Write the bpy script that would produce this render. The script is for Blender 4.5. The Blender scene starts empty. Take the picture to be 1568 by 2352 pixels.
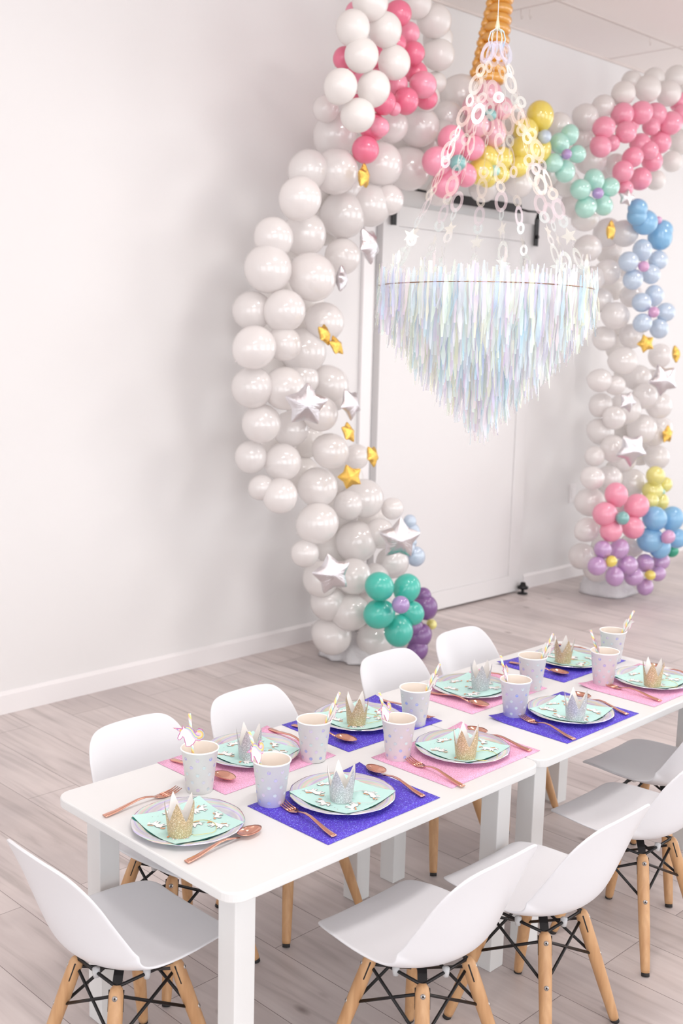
import bpy, bmesh, math, random
from mathutils import Vector, Matrix, Quaternion
PI = math.pi
sc = bpy.context.scene
C = sc.collection

# ------------------------------------------------------------------ camera
F_PX = 2580.7
YAW, PITCH, ROLL = 0.7828, 0.1598, 0.0248
CAM = Vector((-1.1921, -1.4361, 1.5152))
fw = Vector((math.cos(PITCH)*math.cos(YAW), math.cos(PITCH)*math.sin(YAW), -math.sin(PITCH)))
r0 = fw.cross(Vector((0, 0, 1))).normalized(); u0 = r0.cross(fw)
cR = math.cos(ROLL)*r0 + math.sin(ROLL)*u0
cU = -math.sin(ROLL)*r0 + math.cos(ROLL)*u0
cam_d = bpy.data.cameras.new('camera'); cam = bpy.data.objects.new('camera', cam_d); C.objects.link(cam)
cam.matrix_world = Matrix(((cR.x, cU.x, -fw.x, CAM.x), (cR.y, cU.y, -fw.y, CAM.y), (cR.z, cU.z, -fw.z, CAM.z), (0, 0, 0, 1)))
cam_d.sensor_fit = 'VERTICAL'; cam_d.sensor_height = 36; cam_d.lens = F_PX/2352*36
cam_d.dof.use_dof = True; cam_d.dof.focus_distance = 2.5; cam_d.dof.aperture_fstop = 5.0
cam_d.clip_start = .05
sc.camera = cam

def at(px, py, X=None, Y=None, Z=None):
    """the place in the room seen at a point of the frame, on a given plane"""
    d = fw + cR*((px-784)/F_PX) - cU*((py-1176)/F_PX)
    if Y is not None: t = (Y-CAM.y)/d.y
    elif Z is not None: t = (Z-CAM.z)/d.z
    else: t = (X-CAM.x)/d.x
    return CAM + d*t
def depth(p): return (p-CAM).dot(fw)

# ------------------------------------------------------------------ light
sc.view_settings.view_transform = 'Standard'; sc.view_settings.look = 'None'
sc.view_settings.gamma = 1; sc.view_settings.use_curve_mapping = False
sc.view_settings.exposure = -0.14
WX0, WX1, WBASE = 2.2, 3.0, .86
W = bpy.data.worlds.new('daylight'); sc.world = W; W.use_nodes = True
bg = W.node_tree.nodes['Background']; bg.inputs[0].default_value = (.975, .985, 1, 1)
# daylight: bright low bands invented for foil reflections, calmer between and above them
def wn(t, **k):
    n = W.node_tree.nodes.new(t)
    for a, v in k.items(): setattr(n, a, v)
    return n
WL = W.node_tree.links.new
wc = wn('ShaderNodeTexCoord'); ws = wn('ShaderNodeSeparateXYZ'); WL(wc.outputs['Generated'], ws.inputs[0])
wa = wn('ShaderNodeMath', operation='ARCTAN2'); WL(ws.outputs[1], wa.inputs[0]); WL(ws.outputs[0], wa.inputs[1])
wp = wn('ShaderNodeMath', operation='PINGPONG'); WL(wa.outputs[0], wp.inputs[0]); wp.inputs[1].default_value = .30
wr1 = wn('ShaderNodeMapRange', interpolation_type='SMOOTHSTEP'); WL(wp.outputs[0], wr1.inputs[0]); wr1.inputs[1].default_value = .09; wr1.inputs[2].default_value = .12
wr2 = wn('ShaderNodeMapRange', interpolation_type='SMOOTHSTEP'); WL(ws.outputs[2], wr2.inputs[0]); wr2.inputs[1].default_value = .42; wr2.inputs[2].default_value = .38
wm = wn('ShaderNodeMath', operation='MULTIPLY'); WL(wr1.outputs[0], wm.inputs[0]); WL(wr2.outputs[0], wm.inputs[1])
wx = wn('ShaderNodeMapRange'); WL(ws.outputs[0], wx.inputs[0]); wx.inputs[1].default_value = -1; wx.inputs[2].default_value = 1; wx.inputs[3].default_value = WX0; wx.inputs[4].default_value = WX1
wf = wn('ShaderNodeMath', operation='MULTIPLY_ADD'); WL(wm.outputs[0], wf.inputs[0]); WL(wx.outputs[0], wf.inputs[1]); wf.inputs[2].default_value = WBASE
WL(wf.outputs[0], bg.inputs[1])
def area(name, loc, rot, sx, sy, power, col=(1, 1, 1), shape='RECTANGLE'):
    l = bpy.data.lights.new(name, 'AREA'); l.shape = shape; l.size = sx; l.size_y = sy; l.energy = power; l.color = col
    o = bpy.data.objects.new(name, l); o.location = loc; o.rotation_euler = rot; C.objects.link(o); return o
area('window_light', (-2.6, -5.6, 1.8), (math.radians(88), 0, math.radians(-24)), 6.0, 2.6, 62, (.96, .975, 1))
for x, y in ((-.45, -.35), (.35, -.35), (3.3, -.3), (1.9, .55), (4.9, .5)):
    area('ceiling_lamp_light', (x, y, 3.10), (0, 0, 0), .38, .38, 14, (1, .95, .92), 'DISK')

# ------------------------------------------------------------------ materials
def mat(name, col, rough=.5, metal=0, coat=0, **k):
    m = bpy.data.materials.new(name); m.use_nodes = True
    b = m.node_tree.nodes['Principled BSDF']
    b.inputs['Base Color'].default_value = (*col, 1); b.inputs['Roughness'].default_value = rough
    b.inputs['Metallic'].default_value = metal; b.inputs['Coat Weight'].default_value = coat
    for n, v in k.items(): b.inputs[n.replace('_', ' ')].default_value = v
    return m
def nd(m, t, **k):
    n = m.node_tree.nodes.new(t)
    for a, v in k.items(): setattr(n, a, v)
    return n
def lk(m, a, b): m.node_tree.links.new(a, b)
def pb(m): return m.node_tree.nodes['Principled BSDF']
def ramp(m, stops, interp='LINEAR'):
    r = nd(m, 'ShaderNodeValToRGB'); e = r.color_ramp.elements; r.color_ramp.interpolation = interp
    e[0].position, e[0].color = stops[0][0], (*stops[0][1], 1); e[1].position, e[1].color = stops[-1][0], (*stops[-1][1], 1)
    for p, c in stops[1:-1]:
        x = e.new(p); x.color = (*c, 1)
    return r
def noise(m, scale, detail=2, vec=None, dist=0):
    n = nd(m, 'ShaderNodeTexNoise'); n.inputs['Scale'].default_value = scale; n.inputs['Detail'].default_value = detail
    n.inputs['Distortion'].default_value = dist
    if vec is not None: lk(m, vec, n.inputs['Vector'])
    return n
def coords(m, sx=1, sy=1, sz=1, rot=(0, 0, 0)):
    t = nd(m, 'ShaderNodeTexCoord'); p = nd(m, 'ShaderNodeMapping'); lk(m, t.outputs['Object'], p.inputs[0])
    p.inputs['Scale'].default_value = (sx, sy, sz); p.inputs['Rotation'].default_value = rot
    return p.outputs[0]
def bump(m, src, strength, distance=.01):
    b = nd(m, 'ShaderNodeBump'); b.inputs['Strength'].default_value = strength; b.inputs['Distance'].default_value = distance
    lk(m, src, b.inputs['Height']); lk(m, b.outputs[0], pb(m).inputs['Normal'])

M = {}
M['wall'] = mat('wall_paint', (.785, .77, .77), .6); n = noise(M['wall'], 60, 3, coords(M['wall'])); bump(M['wall'], n.outputs[0], .03)
M['ceil'] = mat('ceiling_board', (.94, .885, .86), .8); n = noise(M['ceil'], 220, 3, coords(M['ceil'])); bump(M['ceil'], n.outputs[0], .12)
M['grid'] = mat('ceiling_grid_paint', (.72, .65, .62), .6)
M['trim'] = mat('trim_gloss_paint', (.84, .815, .82), .3)
M['door'] = mat('door_paint', (.77, .755, .757), .35)
M['black'] = mat('black_metal', (.012, .011, .012), .38, 0.3)
M['table'] = mat('white_table_lacquer', (.76, .765, .765), .32); n = noise(M['table'], 9, 3, coords(M['table'])); r = ramp(M['table'], [(.3, (.3, .3, .3)), (.7, (.42, .42, .42))]); lk(M['table'], n.outputs[0], r.inputs[0]); lk(M['table'], r.outputs[0], pb(M['table']).inputs['Roughness'])
M['shell'] = mat('white_chair_plastic', (.765, .77, .80), .34); n = noise(M['shell'], 500, 2, coords(M['shell'])); bump(M['shell'], n.outputs[0], .05, .001)
M['cap'] = mat('black_rubber', (.02, .018, .018), .7)
M['screw'] = mat('screw_steel', (.55, .53, .52), .35, .9)
M['clear'] = mat('clear_bumper', (.75, .76, .78), .25, 0, 0, Alpha=.7)
# wood legs
m = M['wood'] = mat('beech_leg', (.6, .36, .19), .42)
v = coords(m, 70, 70, 5); n = noise(m, 1.0, 4, v, .4); r = ramp(m, [(.3, (.50, .27, .125)), (.6, (.60, .35, .175)), (.8, (.66, .41, .22))])
lk(m, n.outputs[0], r.inputs[0]); lk(m, r.outputs[0], pb(m).inputs['Base Color'])
# floor planks along Y
m = M['floor'] = mat('grey_oak_planks', (.4, .36, .34), .42)
tc = nd(m, 'ShaderNodeTexCoord'); sp = nd(m, 'ShaderNodeSeparateXYZ'); cb = nd(m, 'ShaderNodeCombineXYZ')
lk(m, tc.outputs['Object'], sp.inputs[0])
ax = nd(m, 'ShaderNodeMath', operation='ADD'); ax.inputs[1].default_value = .173 + 8*.178; lk(m, sp.outputs[0], ax.inputs[0])
ay = nd(m, 'ShaderNodeMath', operation='ADD'); ay.inputs[1].default_value = 6.0+.12; lk(m, sp.outputs[1], ay.inputs[0])
lk(m, ay.outputs[0], cb.inputs[0]); lk(m, ax.outputs[0], cb.inputs[1])
br = nd(m, 'ShaderNodeTexBrick'); lk(m, cb.outputs[0], br.inputs['Vector'])
br.inputs['Scale'].default_value = 1; br.inputs['Brick Width'].default_value = 1.2; br.inputs['Row Height'].default_value = .178
br.inputs['Mortar Size'].default_value = .0012; br.inputs['Mortar Smooth'].default_value = .3; br.offset = .5; br.offset_frequency = 2; br.squash = 1
br.inputs['Color1'].default_value = (.68, .625, .61, 1); br.inputs['Color2'].default_value = (.57, .515, .50, 1); br.inputs['Mortar'].default_value = (.26, .22, .21, 1)
mp = nd(m, 'ShaderNodeMapping'); mp.inputs['Scale'].default_value = (22, 1.6, 1); lk(m, tc.outputs['Object'], mp.inputs[0])
n1 = noise(m, 1.0, 6, mp.outputs[0], 1.4)
r1 = ramp(m, [(.25, (.62, .60, .59)), (.45, (.92, .90, .90)), (.75, (1.1, 1.1, 1.1))]); lk(m, n1.outputs[0], r1.inputs[0])
mx = nd(m, 'ShaderNodeMix', data_type='RGBA', blend_type='MULTIPLY'); mx.inputs[0].default_value = .8
lk(m, br.outputs['Color'], mx.inputs[6]); lk(m, r1.outputs[0], mx.inputs[7])
n2 = noise(m, 2.3, 3, tc.outputs['Object'], .5); r2 = ramp(m, [(.3, (.86, .85, .86)), (.65, (1.05, 1.03, 1.02))]); lk(m, n2.outputs[0], r2.inputs[0])
mx2 = nd(m, 'ShaderNodeMix', data_type='RGBA', blend_type='MULTIPLY'); mx2.inputs[0].default_value = 1
lk(m, mx.outputs[2], mx2.inputs[6]); lk(m, r2.outputs[0], mx2.inputs[7])
mp3 = nd(m, 'ShaderNodeMapping'); mp3.inputs['Scale'].default_value = (7, 3.2, 1); lk(m, tc.outputs['Object'], mp3.inputs[0])
vo = nd(m, 'ShaderNodeTexVoronoi'); lk(m, mp3.outputs[0], vo.inputs['Vector']); vo.inputs['Scale'].default_value = 1
r3 = ramp(m, [(.02, (.42, .38, .36)), (.10, (1, 1, 1))]); lk(m, vo.outputs['Distance'], r3.inputs[0])
mx3 = nd(m, 'ShaderNodeMix', data_type='RGBA', blend_type='MULTIPLY'); mx3.inputs[0].default_value = .95
lk(m, mx2.outputs[2], mx3.inputs[6]); lk(m, r3.outputs[0], mx3.inputs[7]); lk(m, mx3.outputs[2], pb(m).inputs['Base Color'])
rr = ramp(m, [(.3, (.34, .34, .34)), (.7, (.5, .5, .5))]); lk(m, n1.outputs[0], rr.inputs[0]); lk(m, rr.outputs[0], pb(m).inputs['Roughness'])
bump(m, n1.outputs[0], .06, .002)

def latex(name, col, rough=.22, trans=.25):
    m = mat(name, col, max(rough, .3), 0, .8)
    t = nd(m, 'ShaderNodeBsdfTranslucent'); t.inputs[0].default_value = (*[min(1, c*1.05) for c in col], 1)
    x = nd(m, 'ShaderNodeMixShader'); x.inputs[0].default_value = trans
    o = m.node_tree.nodes['Material Output']
    lk(m, pb(m).outputs[0], x.inputs[1]); lk(m, t.outputs[0], x.inputs[2]); lk(m, x.outputs[0], o.inputs[0])
    pb(m).inputs['Coat IOR'].default_value = 1.95; pb(m).inputs['Coat Weight'].default_value = 1.0 if rough < .27 else .5
    pb(m).inputs['Coat Roughness'].default_value = .06 if rough < .27 else .16
    return m
LX = dict(white=latex('pearl_white_latex', (.91, .88, .87), .25, .35), matte=latex('matte_white_latex', (.90, .87, .85), .4, .3),
          hot=latex('hot_pink_latex', (.90, .22, .36), .36), pink=latex('pink_latex', (.95, .40, .54), .3), rose=latex('light_pink_latex', (.90, .52, .60), .2),
          mint=latex('mint_latex', (.52, .84, .75), .18), teal=latex('teal_latex', (.08, .64, .53), .3), dteal=latex('dusky_teal_latex', (.25, .55, .54), .2),
          purple=latex('purple_latex', (.27, .12, .36), .3), lilac=latex('lilac_latex', (.62, .38, .67), .2), lav=latex('lavender_latex', (.52, .36, .70), .25),
          blue=latex('sky_blue_latex', (.30, .60, .86), .28), pale=latex('pale_blue_latex', (.64, .75, .88), .18), yellow=latex('yellow_latex', (.93, .78, .15), .24),
          lemon=latex('lemon_latex', (.92, .86, .30), .22), orange=latex('gold_orange_latex', (.95, .50, .08), .22), green=latex('green_latex', (.04, .50, .32), .3),
          mag=latex('orchid_latex', (.78, .45, .70), .2))
M['silver'] = mat('silver_foil', (.74, .72, .75), .06, 1); n = noise(M['silver'], 34, 2, coords(M['silver']), .6); bump(M['silver'], n.outputs[0], .25, .006)
M['gold'] = mat('gold_foil', (.90, .58, .14), .16, 1); n = noise(M['gold'], 60, 2, coords(M['gold']), .6); bump(M['gold'], n.outputs[0], .35, .006)
M['rose'] = mat('rose_gold_plastic', (.80, .43, .33), .16, 1)
M['cord'] = mat('white_cord', (.85, .85, .85), .5)
M['hoop'] = mat('copper_wire', (.35, .2, .14), .3, 1)
# plastic wrap
M['wrap'] = mat('clear_plastic_wrap', (.80, .78, .80), .25, 0, 0, Alpha=.85); n = noise(M['wrap'], 18, 4, coords(M['wrap']), 1); bump(M['wrap'], n.outputs[0], .6, .02)
# holographic plate rim
m = M['holo'] = mat('holographic_foil', (.7, .7, .74), .12, .6)
g = nd(m, 'ShaderNodeTexCoord'); sp = nd(m, 'ShaderNodeSeparateXYZ'); lk(m, g.outputs['Object'], sp.inputs[0])
a2 = nd(m, 'ShaderNodeMath', operation='ARCTAN2'); lk(m, sp.outputs[1], a2.inputs[0]); lk(m, sp.outputs[0], a2.inputs[1])
ln = nd(m, 'ShaderNodeVectorMath', operation='LENGTH'); lk(m, g.outputs['Object'], ln.inputs[0])
mu = nd(m, 'ShaderNodeMath', operation='MULTIPLY_ADD'); lk(m, ln.outputs['Value'], mu.inputs[0]); mu.inputs[1].default_value = 60
lk(m, a2.outputs[0], mu.inputs[2])
sn = nd(m, 'ShaderNodeMath', operation='PINGPONG'); lk(m, mu.outputs[0], sn.inputs[0]); sn.inputs[1].default_value = 1.0
r = ramp(m, [(0, (.74, .73, .77)), (.3, (.82, .81, .84)), (.42, (.60, .55, .93)), (.52, (.76, .72, .93)), (.66, (.80, .79, .81)), (.78, (.55, .88, .80)), (.86, (.90, .90, .6)), (.92, (.92, .68, .72)), (1, (.80, .79, .82))])
lk(m, sn.outputs[0], r.inputs[0]); lk(m, r.outputs[0], pb(m).inputs['Base Color'])
# chandelier film
m = M['film'] = mat('iridescent_film', (.8, .85, .9), .22, .15)
ge = nd(m, 'ShaderNodeNewGeometry'); r = ramp(m, [(0, (.58, .76, .86)), (.18, (.84, .86, .90)), (.34, (.90, .72, .78)), (.5, (.68, .62, .88)), (.62, (.72, .90, .80)), (.78, (.92, .90, .62)), (.9, (.48, .70, .88)), (.965, (.35, .70, .85)), (.99, (.50, .45, .88))])
lk(m, ge.outputs['Random Per Island'], r.inputs[0]); lk(m, r.outputs[0], pb(m).inputs['Base Color'])
pb(m).inputs['Alpha'].default_value = .40
for k, v in (('Thin Film Thickness', 420), ('Thin Film IOR', 1.5)):
    if k in pb(m).inputs: pb(m).inputs[k].default_value = v
m = M['chain'] = mat('iridescent_chain_film', (.85, .85, .9), .12, .3)
ge = nd(m, 'ShaderNodeNewGeometry'); r = ramp(m, [(0, (.93, .82, .86)), (.25, (.95, .88, .80)), (.45, (.80, .90, .86)), (.6, (.76, .74, .92)), (.78, (.95, .93, .80)), (.92, (.95, .75, .68)), (1, (.45, .45, .85))])
lk(m, ge.outputs['Random Per Island'], r.inputs[0]); lk(m, r.outputs[0], pb(m).inputs['Base Color']); pb(m).inputs['Alpha'].default_value = .42
# paper
M['cup'] = mat('white_paper_cup', (.93, .93, .92), .55); M['cupin'] = mat('cup_inside', (.88, .80, .72), .6)
m = M['dot'] = mat('iridescent_dots', (.6, .6, .8), .45, 0)
ge = nd(m, 'ShaderNodeNewGeometry'); r = ramp(m, [(0, (.52, .56, .60)), (.3, (.56, .68, .68)), (.5, (.62, .53, .68)), (.7, (.42, .45, .72)), (.92, (.25, .33, .72)), (1, (.64, .45, .60))])
lk(m, ge.outputs['Random Per Island'], r.inputs[0]); lk(m, r.outputs[0], pb(m).inputs['Base Color'])
M['mint_paper'] = mat('mint_napkin', (.53, .79, .745), .8); n = noise(M['mint_paper'], 160, 2, coords(M['mint_paper'])); bump(M['mint_paper'], n.outputs[0], .15, .001)
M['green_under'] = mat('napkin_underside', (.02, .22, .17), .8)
M['ink_white'] = mat('printed_white', (.87, .87, .86), .7); M['ink_orange'] = mat('printed_orange', (.75, .33, .17), .7); M['ink_line'] = mat('printed_grey_line', (.30, .30, .30), .7)
M['ink_pink'] = mat('pink_foil_outline', (.62, .16, .42), .3, .4); M['ink_rose'] = mat('printed_pink', (.85, .55, .68), .6)
M['ink_blue'] = mat('printed_blue', (.36, .56, .68), .6); M['ink_yellow'] = mat('printed_yellow', (.87, .72, .30), .6); M['ink_apricot'] = mat('printed_apricot', (.9, .48, .16), .6); M['ink_mauve'] = mat('printed_mauve', (.42, .33, .60), .6)
def glit(name, col, spark, sc_=900, metal=.5, rough=.45):
    m = mat(name, col, rough, metal); v = coords(m); vo = nd(m, 'ShaderNodeTexVoronoi'); vo.inputs['Scale'].default_value = sc_; lk(m, v, vo.inputs['Vector'])
    sx = nd(m, 'ShaderNodeSeparateColor'); lk(m, vo.outputs['Color'], sx.inputs[0])
    r = ramp(m, [(0, tuple(c*.72 for c in col)), (.55, col), (.9, tuple(min(1, c*1.25) for c in col)), (.97, spark)]); lk(m, sx.outputs[0], r.inputs[0]); lk(m, r.outputs[0], pb(m).inputs['Base Color'])
    bump(m, sx.outputs[1], .35, .0006); return m
M['glgold'] = glit('gold_glitter', (.60, .47, .28), (1, .95, .8)); M['glsilver'] = glit('silver_glitter', (.56, .58, .60), (1, 1, 1))
M['purplemat'] = glit('purple_glitter_paper', (.10, .055, .60), (.35, .45, .95), 700, .15, .6); M['pinkmat'] = glit('pink_glitter_paper', (.90, .45, .66), (1, .62, .8), 700, .1, .55)
M['crownin'] = mat('crown_inside', (.86, .83, .80), .5)
M['elgold'] = mat('gold_elastic', (.68, .62, .2), .4); M['elsilver'] = mat('silver_elastic', (.55, .6, .6), .4)
m = M['straw'] = mat('striped_paper_straw', (.9, .8, .8), .55)
g = nd(m, 'ShaderNodeTexCoord'); sp = nd(m, 'ShaderNodeSeparateXYZ'); lk(m, g.outputs['Object'], sp.inputs[0])
a2 = nd(m, 'ShaderNodeMath', operation='ARCTAN2'); lk(m, sp.outputs[1], a2.inputs[0]); lk(m, sp.outputs[0], a2.inputs[1])
dv = nd(m, 'ShaderNodeMath', operation='DIVIDE'); lk(m, a2.outputs[0], dv.inputs[0]); dv.inputs[1].default_value = 2*PI
mu = nd(m, 'ShaderNodeMath', operation='MULTIPLY_ADD'); lk(m, sp.outputs[2], mu.inputs[0]); mu.inputs[1].default_value = 38; lk(m, dv.outputs[0], mu.inputs[2])
fr = nd(m, 'ShaderNodeMath', operation='FRACT'); lk(m, mu.outputs[0], fr.inputs[0])
r = ramp(m, [(0, (.87, .87, .86)), (.2, (.88, .55, .60)), (.4, (.92, .66, .22)), (.6, (.90, .83, .38)), (.8, (.55, .76, .80))], 'CONSTANT'); lk(m, fr.outputs[0], r.inputs[0]); lk(m, r.outputs[0], pb(m).inputs['Base Color'])

# ------------------------------------------------------------------ mesh helpers
class MB:
    def __init__(s): s.v = []; s.f = []; s.mi = []; s.sm = []
    def add(s, vs, fs, mi=0, smooth=True):
        b = len(s.v); s.v += [tuple(x) for x in vs]
        for f in fs: s.f.append([b+i for i in f]); s.mi.append(mi); s.sm.append(smooth)
    def box(s, lo, hi, mi=0):
        x0, y0, z0 = lo; x1, y1, z1 = hi
        s.add([(x0, y0, z0), (x1, y0, z0), (x1, y1, z0), (x0, y1, z0), (x0, y0, z1), (x1, y0, z1), (x1, y1, z1), (x0, y1, z1)],
              [(0, 3, 2, 1), (4, 5, 6, 7), (0, 1, 5, 4), (1, 2, 6, 5), (2, 3, 7, 6), (3, 0, 4, 7)], mi, False)
    def tube(s, pts, rad, n=8, mi=0, cap=True):
        pts = [Vector(p) for p in pts]; rad = rad if isinstance(rad, (list, tuple)) else [rad]*len(pts)
        rings = []; t = (pts[1]-pts[0]).normalized(); a = t.orthogonal().normalized()
        for i, p in enumerate(pts):
            t = (pts[min(i+1, len(pts)-1)]-pts[max(i-1, 0)]).normalized(); a = (a-t*a.dot(t)).normalized(); b = t.cross(a)
            rings.append([p+(a*math.cos(2*PI*k/n)+b*math.sin(2*PI*k/n))*rad[i] for k in range(n)])
        vs = [q for r_ in rings for q in r_]; fs = []
        for i in range(len(pts)-1):
            for k in range(n): fs.append((i*n+k, i*n+(k+1) % n, (i+1)*n+(k+1) % n, (i+1)*n+k))
        if cap: fs.append(tuple(range(n-1, -1, -1))); fs.append(tuple((len(pts)-1)*n+k for k in range(n)))
        s.add(vs, fs, mi)
    def lathe(s, prof, n=32, mi=0, mat_=None, rfun=None):
        vs = []; fs = []
        for (r_, z) in prof:
            for k in range(n):
                a = 2*PI*k/n; q = r_*(rfun(a) if rfun else 1)
                vs.append((q*math.cos(a), q*math.sin(a), z))
        for i in range(len(prof)-1):
            for k in range(n): fs.append((i*n+k, i*n+(k+1) % n, (i+1)*n+(k+1) % n, (i+1)*n+k))
        if mat_: vs = [mat_ @ Vector(v) for v in vs]
        s.add(vs, fs, mi)
    def loft(s, secs, mi=0, cap=True, smooth=True):
        n = len(secs[0]); vs = [q for r_ in secs for q in r_]; fs = []
        for i in range(len(secs)-1):
            for k in range(n): fs.append((i*n+k, i*n+(k+1) % n, (i+1)*n+(k+1) % n, (i+1)*n+k))
        if cap: fs.append(tuple(range(n-1, -1, -1))); fs.append(tuple((len(secs)-1)*n+k for k in range(n)))
        s.add(vs, fs, mi, smooth)
    def poly(s, pts, z, mi=0, th=0, M4=None):
        """flat polygon in xy (counterclockwise), optional thickness"""
        n = len(pts); vs = [Vector((x, y, z)) for x, y in pts]; fs = [tuple(range(n))]
        if th:
            vs += [Vector((x, y, z-th)) for x, y in pts]; fs.append(tuple(range(2*n-1, n-1, -1)))
            for k in range(n): fs.append((k, n+k, n+(k+1) % n, (k+1) % n))
        if M4: vs = [M4 @ v for v in vs]
        s.add(vs, fs, mi, False)
    def build(s, name, mats, parent=None, bevel=0, loc=None, subsurf=0, seg=2):
        me = bpy.data.meshes.new(name); me.from_pydata(s.v, [], s.f)
        mats = mats if isinstance(mats, (list, tuple)) else [mats]
        for m_ in mats: me.materials.append(m_)
        me.polygons.foreach_set('material_index', s.mi); me.polygons.foreach_set('use_smooth', s.sm)
        bm = bmesh.new(); bm.from_mesh(me); bmesh.ops.recalc_face_normals(bm, faces=bm.faces); bm.to_mesh(me); bm.free()
        o = bpy.data.objects.new(name, me); C.objects.link(o)
        if parent: o.parent = parent
        if loc is not None: o.location = loc
        if bevel:
            b = o.modifiers.new('bevel', 'BEVEL'); b.width = bevel; b.segments = seg; b.limit_method = 'ANGLE'; b.angle_limit = math.radians(40)
        if subsurf:
            b = o.modifiers.new('sub', 'SUBSURF'); b.levels = subsurf; b.render_levels = subsurf
        return o
def tag(o, label=None, cat=None, group=None, kind=None):
    if label: o['label'] = label
    if cat: o['category'] = cat
    if group: o['group'] = group
    if kind: o['kind'] = kind
    return o
def empty(name, loc, rz=0, label=None, cat=None, group=None):
    o = bpy.data.objects.new(name, None); C.objects.link(o); o.location = loc; o.rotation_euler = (0, 0, rz)
    o.empty_display_size = .05
    return tag(o, label, cat, group)
kids = {}
def copy_tree(o, parent=None):
    c = o.copy(); C.objects.link(c)
    if parent: c.parent = parent
    for ch in list(o.children): copy_tree(ch, c)
    return c
def place(proto, first, loc, rz, label, cat, group):
    o = proto if first else copy_tree(proto)
    o.location = loc; o.rotation_euler = (0, 0, rz); return tag(o, label, cat, group)
def struct(mb, name, m_, bevel=0): return tag(mb.build(name, m_, bevel=bevel), kind='structure')

# ------------------------------------------------------------------ room
YW, HC = 2.474, 3.159
b = MB(); b.box((-6, -5, -.1), (11, YW+.1, 0)); struct(b, 'floor', M['floor'])
b = MB(); b.box((-6, YW, -.1), (11, YW+.12, HC+.1)); struct(b, 'wall_back', M['wall'])
b = MB(); b.box((-6, -5, HC), (11, YW+.1, HC+.1)); struct(b, 'ceiling', M['ceil'])
k = 1
for y in (2.018, 1.408, .798, .188, -.422):
    b = MB(); b.box((-6, y-.009, HC-.002), (11, y+.009, HC+.005)); struct(b, 'trim_%d' % k, M['grid']); k += 1
for i in range(-1, 8):
    x = 3.71+(i-2)*1.19
    b = MB(); b.box((x-.006, -5, HC-.0015), (x+.006, YW, HC+.005)); struct(b, 'trim_%d' % k, M['grid']); k += 1
b = MB(); b.box((-6, YW-.012, HC-.012), (11, YW, HC)); struct(b, 'trim_%d' % k, M['grid']); k += 1
for nm, x0, x1 in (('baseboard_left', -6, 2.83), ('baseboard_right', 4.30, 11)):
    b = MB(); b.loft([[(x, YW-.016, 0), (x, YW, 0), (x, YW, .088), (x, YW-.004, .088), (x, YW-.016, .076)] for x in (x0, x1)], smooth=False); struct(b, nm, M['trim'])
b = MB(); b.box((2.83, YW-.022, 0), (2.905, YW, 2.26)); struct(b, 'trim_%d' % k, M['trim'], .004); k += 1
# sliding door leaf: stiles and rails round a sunk panel
b = MB(); X0, X1, Z0, Z1 = 2.935, 4.215, .012, 2.135; yf, yb = YW-.045, YW-.002
b.box((X0, yf, Z0), (X0+.11, yb, Z1)); b.box((X1-.11, yf, Z0), (X1, yb, Z1))
b.box((X0+.11, yf, Z0), (X1-.11, yb, Z0+.10)); b.box((X0+.11, yf, Z1-.10), (X1-.11, yb, Z1)); b.box((X0+.11, yf+.01, Z0+.10), (X1-.11, yb-.005, Z1-.10))
struct(b, 'door_1', M['door'], .002)
# rail
t = empty('sliding_door_rail', (3.60, YW, 2.205), label='black metal sliding door rail fixed above the white door', cat='door rail')
b = MB(); b.box((-.30, -.070, -.024), (.42, -.060, .022)); b.build('rail_bar', M['black'], t, .001)
for s in (-1, 1):
    x = -.625 if s < 0 else .59
    b = MB(); x1 = -.30 if s < 0 else .42
    b.tube([(x1, -.062, .0), (x1+s*.07, -.062, .012 if s < 0 else -.006), (x, -.064, .018 if s < 0 else -.002)], .006, 6); b.build('rail_end_rod', M['black'], t)
    b = MB(); top = .02 if s < 0 else 0
    b.loft([[(x-.004, -.068, z), (x+w_, -.068, z), (x+w_, -.060, z), (x-.004, -.060, z)] if s < 0 else [(x-w_, -.068, z), (x+.006, -.068, z), (x+.006, -.060, z), (x-w_, -.060, z)] for z, w_ in ((top, .006), (top-.05, .006 if s < 0 else .03), (top-.085, .030), (top-.19, .030))], smooth=False)
    h = b.build('hanger_strap', M['black'], t, .001)
    for z in ((-.11,) if s < 0 else (-.03, -.14)):
        b = MB(); b.tube([(x+s*-.012, -.068, z), (x+s*-.012, -.078, z)], .011, 12); b.build('bolt', M['black'], h)
b = MB(); b.lathe([(0, 0), (.03, 0), (.03, .008), (.009, .01), (.009, .03), (.032, .032), (.034, .045), (.02, .052), (.014, .07), (0, .072)], 16)
tag(b.build('floor_guide', M['black'], loc=at(1190, 1362, Z=0)+Vector((0, -.03, 0))), 'small black roller guide on the floor at the foot of the white door', 'door guide')
b = MB(); b.box((-.035, -.006, -.058), (.035, 0, .058)); b.box((-.016, -.009, -.032), (.016, -.005, .032))
q = at(1313, 1133, Y=YW); tag(b.build('light_switch', M['trim'], bevel=.0015, loc=q), 'white wall switch plate between the white door and the right balloon column', 'light switch')
for i, (px, py) in enumerate(((1196, 22), (1216, 22), (1492, 84))):
    p = at(px, py, Z=HC); b = MB(); b.tube([(0, 0, 0), (0, 0, -.03), (.008, 0, -.045), (.016, 0, -.035), (.012, 0, -.026)], .0022, 6)
    tag(b.build('ceiling_hook', M['grid'], loc=p), ['thin wire hook in the ceiling just right of the orange horn', 'second wire hook in the ceiling, right of the first', 'lone wire hook in the ceiling above the right ear'][i], 'hook', 'wire hooks in the ceiling')

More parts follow.
